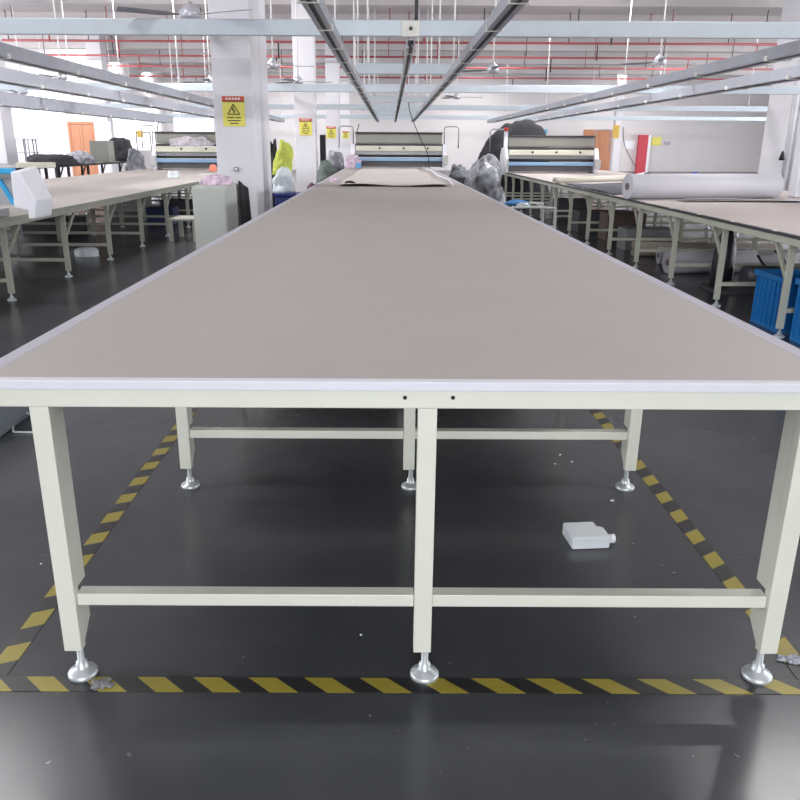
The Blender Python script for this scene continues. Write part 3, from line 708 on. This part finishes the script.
# blue crates
def crate(x0, y0, w, d, h, label):
    t = thing('plastic_crate', (x0+w/2, y0+d/2, 0), label, 'crate')
    g = MB().box(x0, x0+w, y0, y0+d, 0, .02).box(x0, x0+.015, y0, y0+d, .02, h).box(x0+w-.015, x0+w, y0, y0+d, .02, h)
    g.box(x0+.015, x0+w-.015, y0, y0+.015, .02, h).box(x0+.015, x0+w-.015, y0+d-.015, y0+d, .02, h)
    n = 6
    for k in range(n):
        y = y0+d*(k+.5)/n; g.box(x0-.012, x0, y-.008, y+.008, .03, h-.05)
        x = x0+w*(k+.5)/n; g.box(x-.008, x+.008, y0-.012, y0, .03, h-.05)
    g.build('crate_body', bluep, t)
    MB().box(x0-.02, x0+w+.02, y0-.02, y0+.02, h-.04, h+.002).box(x0-.02, x0+w+.02, y0+d-.02, y0+d+.02, h-.04, h+.002)\
        .box(x0-.02, x0+.02, y0+.02, y0+d-.02, h-.04, h+.002).box(x0+w-.02, x0+w+.02, y0+.02, y0+d-.02, h-.04, h+.002).build('crate_rim', bluep, t, bevel=.004)
crate(3.09, 6.0, .5, .46, .43, 'farther blue plastic crate under the right table')
crate(3.09, 5.33, .5, .46, .46, 'nearer blue plastic crate under the right table, partly behind its leg')
# rolls and machine parts under the right table
rollobj('floor_roll', (3.25, 9.0, .13), (4.3, 9.14, .13), .125, mat('dusty_white_roll', (176, 174, 180), .8), 'dusty white roll lying on the floor under the right table')
rollobj('floor_roll', (3.4, 9.75, .11), (4.9, 9.65, .11), .105, mat('dusty_white_roll', (176, 174, 180), .8), 'second dusty white roll on the floor under the right table, behind the first')
rollobj('floor_roll', (3.3, 10.5, .10), (5.2, 10.35, .10), .095, mat('dusty_cream_roll', (160, 150, 138), .8), 'brownish cream roll on the floor under the right table, farthest of the three')
bl = thing('air_blower', (3.75, 7.6, 0), 'black air blower with curved grey hose under the right table', 'blower')
MB().lathe((3.46, 8.0, .031), [(.09, 0), (.11, .03), (.11, .25), (.10, .42), (.07, .52), (.04, .6)], 24).build('drum', mat('blower_black', (36, 36, 40), .35), bl)
MB().tube([(3.62, 7.85, .15), (4.2, 7.85, .15)], .11, 20).build('motor', mat('motor_grey', (88, 88, 96), .4, metal=.3), bl)
MB().box(3.3, 4.3, 7.7, 8.15, .0, .03).build('base_plate', grey_dk, bl)
MB().tube(hose([(4.1, 7.6, .33), (4.3, 7.4, .25), (4.45, 7.35, .42), (4.5, 7.4, .7)]), .035, 10).build('hose', mat('hose_grey', (130, 130, 128), .5), bl)
MB().tube(hose([(3.6, 7.58, .4), (3.68, 7.45, .25), (3.8, 7.42, .15), (3.85, 7.5, .32), (3.75, 7.56, .45)]), .012, 8).build('loop_hose', black, bl)
for i, (px, py, w, d, hh, mm, lb) in enumerate([(560, 232, .9, .5, .35, grey_dk, 'dark box on the floor under the right table near the tubular trolley'), (585, 236, .6, .5, .42, mat('dull_brown', (92, 78, 70), .7), 'dull brown carton under the right table'),
      (610, 240, .7, .4, .3, steel, 'grey metal case under the right table right of the brown carton'), (540, 220, .6, .6, .4, grey_dk, 'dark box under the far part of the right table')]):
    c = aZ(px, py, 0); c.y = (13.68, 12.48, 11.28, 16.08)[i]; xx = 3.72; d = min(d, .7)
    tag(box(xx-w/2, xx+w/2, c.y-d/2, c.y+d/2, 0, hh).build('storage_box', mm, bevel=.01), lb, 'box')

# ---------------------------------------------------------------- left side clutter
c = aZ(85, 257, 0)
wbx = MB().heap((c.x, c.y+.08, 0), .16, .11, .12, 51, .1, 2).build('white_bundle', bagwhite); tag(wbx, 'white wrapped bundle on the floor under the left table', 'bundle')
# low bench frame
y = 11.9; xa = -3.22; xb = -2.86
bf = thing('low_bench', ((xa+xb)/2, y, 0), 'low pale bench frame standing just left of the grey cabinet', 'bench')
for yy in (y, y+.6):
    for x in (xa, xb): box(x-.03, x+.03, yy, yy+.05, 0, .3).build('leg', oliveg, bf)
box(xa-.03, xb+.03, y, y+.65, .301, .33).build('bench_top', oliveg, bf)
# dark things under and beyond left table
for i, (px, py, w, d, hh, mm, nm, lb, ct) in enumerate([
    (118, 226, .5, .4, .3, mat('navy_box', (30, 40, 84), .5), 'navy_box', 'dark navy box on the floor behind the left table legs', 'box'),
    (150, 221, .7, .5, .35, grey_dk, 'dark_box', 'dark grey box under the far part of the left table', 'box'),
    (35, 232, 1.0, .5, .22, grey_dk, 'dark_box', 'long dark box on the floor under the near left table', 'box'),
    (140, 213, .8, .5, .5, steel, 'metal_box', 'grey metal box far beneath the left table', 'box')]):
    c = aZ(px, py, 0); c.y = 6.52-d/2+1.366*round((c.y-6.3)/1.366); c.x = -5.55 if c.x < -5 else -4.1; w = min(w, .9)
    tag(box(c.x-w/2, c.x+w/2, c.y, c.y+d, 0, hh).build(nm, mm, bevel=.01), lb, ct)
# heaps on the far left table
T4H = .9315
def onT4(px, py, Y, rx, ry, h, m, seed, label, name='cloth_heap'):
    c = aY(px, py, Y); x = min(max(c.x, -9.5), -8.0)
    tag(MB().heap((c.x, Y, T4H), rx, ry, h, seed, .15, 2.2, ridges=.1).build(name, m), label, 'cloth heap')
onT4(50, 160, 17.9, .55, .5, .24, fabdark, 61, 'low dark cloth heap on the far left table before the bright window')
onT4(120, 155, 24.0, .4, .45, .62, fabdark, 62, 'taller dark cloth heap on the far left table beside the white board')
onT4(80, 163, 20.5, .35, .4, .3, mat('striped_bundle', (150, 150, 160), .8, var=.5, scale=14, bump=.5), 63, 'grey mottled bundle on the far left table below the brown door', 'mottled_bundle')
for (px, Y, w, h, m, lb) in ((100, 22.3, .5, .55, hood, 'grey metal box on the far left table below the white board'), (30, 16.2, .6, .1, creamp, 'flat pale tray on the far left table')):
    c = aY(px, 160, Y); tag(box(c.x-w/2, c.x+w/2, Y, Y+.5, T4H, T4H+h).build('metal_box', m, bevel=.01), lb, 'box')
# white board on far-left pillar
a = aY(97, 121, 30.4); b = aY(113, 148, 30.4)
tag(box(a.x, b.x, 30.42, 30.45, b.z, a.z).build('white_board', mat('bluish_white', (222, 228, 244), .5), bevel=.01), 'bluish white board hanging on the pillar right of the brown door', 'board')
# scaffold rack against the window
y = 26.5; a = aY(6, 138, y); b = aY(30, 158, y)
rk = thing('pipe_rack', ((a.x+b.x)/2, y, 0), 'grey pipe rack standing before the bright window at the left edge', 'rack')
rm = mat('rack_grey', (150, 150, 160), .5)
for x in (a.x, a.x+.28, b.x-.1, b.x):
    for yy in (y, y+.6): box(x-.02, x+.02, yy-.02, yy+.02, 0, a.z).build('post', rm, rk)
for z in (a.z-.05, a.z-.45, a.z-.85):
    box(a.x-.1, b.x+.1, y-.015, y+.615, z-.02, z+.015).build('shelf', rm, rk)
# yellow-tipped hoop stands between left tables
y = 24.6
for k2, (p0, p1, lb) in enumerate(((136, 150, 'left one of the grey hoop stands beside the left machine'), (152, 163, 'right one of the grey hoop stands beside the left machine'))):
    a = aY(p0, 133, y+k2*.4); b = aY(p1, 133, y+k2*.4); yy = y+k2*.4
    tag(MB().tube(hose([(a.x, yy, 0), (a.x, yy, a.z-.1), (a.x+.05, yy, a.z), (b.x-.05, yy, a.z), (b.x, yy, a.z-.1), (b.x, yy, 0)], 4), .02, 8).build('hoop_stand', rm), lb, 'stand')
a = aY(140, 133, 24.5); tag(MB().box(a.x-.09, a.x+.07, 24.5, 24.56, a.z-.12, a.z+.07).build('yellow_tag', mat('tag_yellow', (240, 200, 90), .5)), 'yellow tag hung on the left hoop stand', 'tag')
c = aY(150, 162, 22.0)
gm = MB().heap((-6.8, 22.2, 0), .28, .4, 1.25, 71, .15, 2.6, ridges=.12).build('wrapped_bundle', fabgrey); tag(gm, 'silver wrapped bundle left of the left machine', 'bundle')

# ---------------------------------------------------------------- far wall things
Yw = YB
def wallbox(name, m, x0, y0, x1, y1, label, cat, d=.03):
    a = aY(x0, y0, Yw); b = aY(x1, y1, Yw)
    return tag(box(a.x, b.x, Yw-d, Yw-.001, b.z, a.z).build(name, m), label, cat)
wallbox('blue_sign', mat('sign_blue', (90, 180, 220), .5), 533, 129.3, 547, 133.6, 'small light blue sign on the back wall above the right machine', 'sign')
a = aY(638, 135, Yw); b = aY(647, 135, Yw)
hc = thing('fire_cabinet', ((a.x+b.x)/2, Yw, 0), 'tall red fire cabinet with a white side on the back wall', 'cabinet')
box(a.x, b.x, Yw-.34, Yw-.02, .0, a.z).build('body', mat('fire_red', (200, 62, 76), .4), hc, bevel=.01)
box(b.x+.001, b.x+.14, Yw-.34, Yw-.02, 0, a.z).build('side_panel', white, hc)
wallbox('yellow_notice', yellow, 652, 137, 660.5, 145.5, 'small yellow notice on the back wall right of the red cabinet', 'sign')
wallbox('grey_notice', mat('grey_print', (170, 170, 184), .5), 664, 141.5, 670, 145, 'tiny grey notice right of the yellow notice', 'sign')
wallbox('white_notice', white, 625, 141, 634, 149, 'white paper notice between the slim pillar and the red cabinet', 'sign')
a = aY(623, 127, Yw); b = aY(636, 168, Yw)
tag(MB().tube(hose([(a.x, Yw-.03, a.z), (a.x+.2, Yw-.03, (a.z+b.z)/2+.1), (b.x, Yw-.03, b.z)]), .018, 6).build('wall_cable', mat('cable_grey', (130, 128, 132), .6)), 'thin grey cable hanging on the back wall left of the red cabinet', 'cable')
# black hook item on right pillar pipe
c = aY(782, 156, 19.2)
tag(MB().lathe((c.x, 19.19, c.z-.1), [(.05, 0), (.07, .02), (.03, .18), (.01, .22)], 10).build('pull_handle', black), 'small black pull handle hanging by the pipes of the right pillar', 'handle')

# ---------------------------------------------------------------- floor items near the camera
# jug lying on its side
c = aZ(586, 541, 0); L = .140; W = .125; Hh = .050
jg = thing('plastic_jug', (c.x, c.y, 0), 'white plastic jug lying on the floor under the middle table', 'jug')
def jugbody(x0, y0):
    poly = [(0, 0), (L, 0), (L, W*.62), (L-.022, W*.72), (L-.022, W), (.0, W)]
    return poly
th = math.radians(-4)
A = aZ(570, 549.5, 0)
jb = MB().prism([(A.x+u, A.y+v) for u, v in jugbody(0, 0)], 'z', .001, Hh)
jb.build('jug_body', jugm, jg, bevel=.007)
jy = A.y+W*.25
MB().tube([(A.x+L-.001, jy, Hh*.5), (A.x+L+.006, jy, Hh*.5)], .012, 16).build('neck', jugm, jg)
MB().tube([(A.x+L+.0065, jy, Hh*.5), (A.x+L+.026, jy, Hh*.5)], .0165, 20).build('cap', white, jg)
jg.rotation_euler.z = math.radians(5)
w1 = aZ(99, 684, 0); 
film = mat('clear_film', (150, 150, 152), .15, var=.2, scale=30, bump=1, bscale=50, wrinkle=True)
tag(MB().heap((w1.x+.01, w1.y-.005, .0019), .03, .02, .008, 81, .4, 4, ridges=.3).build('plastic_wrapper', film), 'crumpled clear wrapper beside the left front foot of the middle table', 'wrapper')
w1 = aZ(790, 661, 0)
tag(MB().heap((w1.x+.01, w1.y, .0019), .035, .016, .012, 83, .4, 4, ridges=.3).build('plastic_wrapper', mat('silver_film', (190, 194, 204), .2, var=.2, scale=30, bump=1, bscale=50, wrinkle=True)), 'crumpled silvery wrapper beside the right front foot of the middle table', 'wrapper')
for i, (px, py, r_, lb) in enumerate([(41, 564, .003, 'tiny white speck on the floor left of the left front leg'), (361, 635, .003, 'tiny white speck on the floor before the middle front leg'), (612, 501, .006, 'small pale lump on the floor below the right second row foot'), (560, 455, .004, 'little white crumb on the floor behind the jug'), (572, 462, .004, 'second little white crumb on the floor behind the jug'), (555, 464, .0035, 'third little white crumb on the floor behind the jug')]):
    c = aZ(px, py, 0); tag(MB().heap((c.x, c.y, .0), r_*1.4, r_, r_, i+90, .3, nu=10, nv=5).build('crumb', white), lb, 'crumb')
for px, py, lb in ((387, 204, 'tiny pale speck on the middle table top before the sheet, left of two'), (401, 203, 'tiny pale speck on the middle table top before the sheet, right of two')):
    c = aZ(px, py, .857); tag(MB().heap((c.x, c.y, .8552), .022, .02, .004, px, .3, nu=10, nv=5).build('crumb', sheetm), lb, 'crumb')
# grey box at the left edge
a = aZ(9, 443, 0)
gb = MB().box(a.x-.58, a.x-.07, a.y, a.y+.45, 0, .17).build('grey_box', mat('blue_grey_box', (120, 126, 134), .5), bevel=.01); tag(gb, 'blue grey box on the floor at the left edge beside the middle table', 'box')
a = aZ(13.5, 433, 0); b = aZ(28, 420, 0)
tag(MB().tube(hose([(a.x, a.y, .006), (a.x+.13, a.y+.02, .006), (b.x, b.y+.02, .03), (b.x-.06, b.y-.02, .02), (a.x, a.y, .008)], 6), .005, 6).build('wire_hanger', tm), 'bent pale wire hanger on the floor left of the middle table', 'hanger')
# cords under the table
tag(MB().tube(hose([(-.62, 5.2, .01), (-.45, 4.6, .012), (-.36, 4.75, .03), (-.25, 4.62, .012), (-.1, 4.7, .01)], 8), .006, 6).build('loose_cable', mat('pink_cord', (196, 130, 140), .6)), 'pinkish cord lying under the middle table behind the second leg row', 'cord')

# ---------------------------------------------------------------- groups of repeats
GR = {'cutting_table': 'long cutting tables', 'overhead_cross_bar': 'pale blue overhead cross bars', 'light_track': 'grey light tracks under the ceiling',
      'sprinkler_pipe': 'red sprinkler pipes', 'warning_sign': 'yellow warning signs on the pillars', 'pillar': 'white square pillars', 'spreading_machine': 'cloth spreading machines',
      'plastic_crate': 'blue crates under the right table', 'floor_roll': 'rolls lying on the floor', 'crumb': 'pale crumbs and specks', 'floor_tape': 'hazard tapes on the floor', 'hoop_stand': 'grey hoop stands'}
for o in COL.objects:
    k_ = o.name.split('.')[0]
    if o.parent is None and k_ in GR and 'label' in o: o['group'] = GR[k_]
# ---------------------------------------------------------------- lights
def area(name, loc, rot, sx, sy, power, col=(1, 1, 1)):
    l = bpy.data.lights.new(name, 'AREA'); l.shape = 'RECTANGLE'; l.size = sx; l.size_y = sy; l.energy = power; l.color = col
    o = link(bpy.data.objects.new(name, l)); o.location = loc; o.rotation_euler = rot; return o
day = (.93, .96, 1)
for (u0, u1, z0, z1) in LW: area('daylight_fill', (XL_-.3, (u0+u1)/2, (z0+z1)/2), (0, -PI/2, 0), z1-z0, u1-u0, 700, day)
for (u0, u1, z0, z1) in FILL_RW: area('daylight_fill', (XR_+.3, (u0+u1)/2, (z0+z1)/2), (0, PI/2, 0), z1-z0, u1-u0, 900, day)  # fill light through the added right windows
for (u0, u1, z0, z1) in FILL_FW: area('daylight_fill', ((u0+u1)/2, YF-.3, (z0+z1)/2), (PI/2, 0, 0), u1-u0, z1-z0, 520, day)  # frontal fill light through the added window behind the camera
# ceiling battens between the beams, added as fill light for the hall
tube_m = emit_mat('fill_tube', (250, 248, 255), 3)
n = 0
for y in (2.5, 6.5, 12.9, 17.8, 22.9, 28, 32.8, 37.2, 42):
    for x in (-12, -4.5, 4.5, 12):
        if y < 9:
            pass
        bl_ = box(x-.9, x+.9, y-.08, y+.08, ZC-.06, ZC-.001).build('added_batten', white); n += 1
        tag(bl_, 'white ceiling batten between the beams, added as fill light', 'ceiling lamp', 'added ceiling battens')
        MB().tube([(x-.85, y, ZC-.085), (x+.85, y, ZC-.085)], .022, 8).build('added_tube', tube_m, bl_)
        area('batten_fill', (x, y, ZC-.12), (0, 0, 0), 1.7, .12, 110 if y < 9 else 195, (1, .985, .98))
# world
w = bpy.data.worlds.new('sky'); sc.world = w; w.use_nodes = True
nt = w.node_tree; bg = nt.nodes['Background']
bg.inputs[0].default_value = (.93, .96, 1, 1); bg.inputs[1].default_value = 2.2
sc.view_settings.view_transform = 'Standard'; sc.view_settings.look = 'None'; sc.view_settings.exposure = 0; sc.view_settings.gamma = 1
sc.view_settings.use_curve_mapping = False
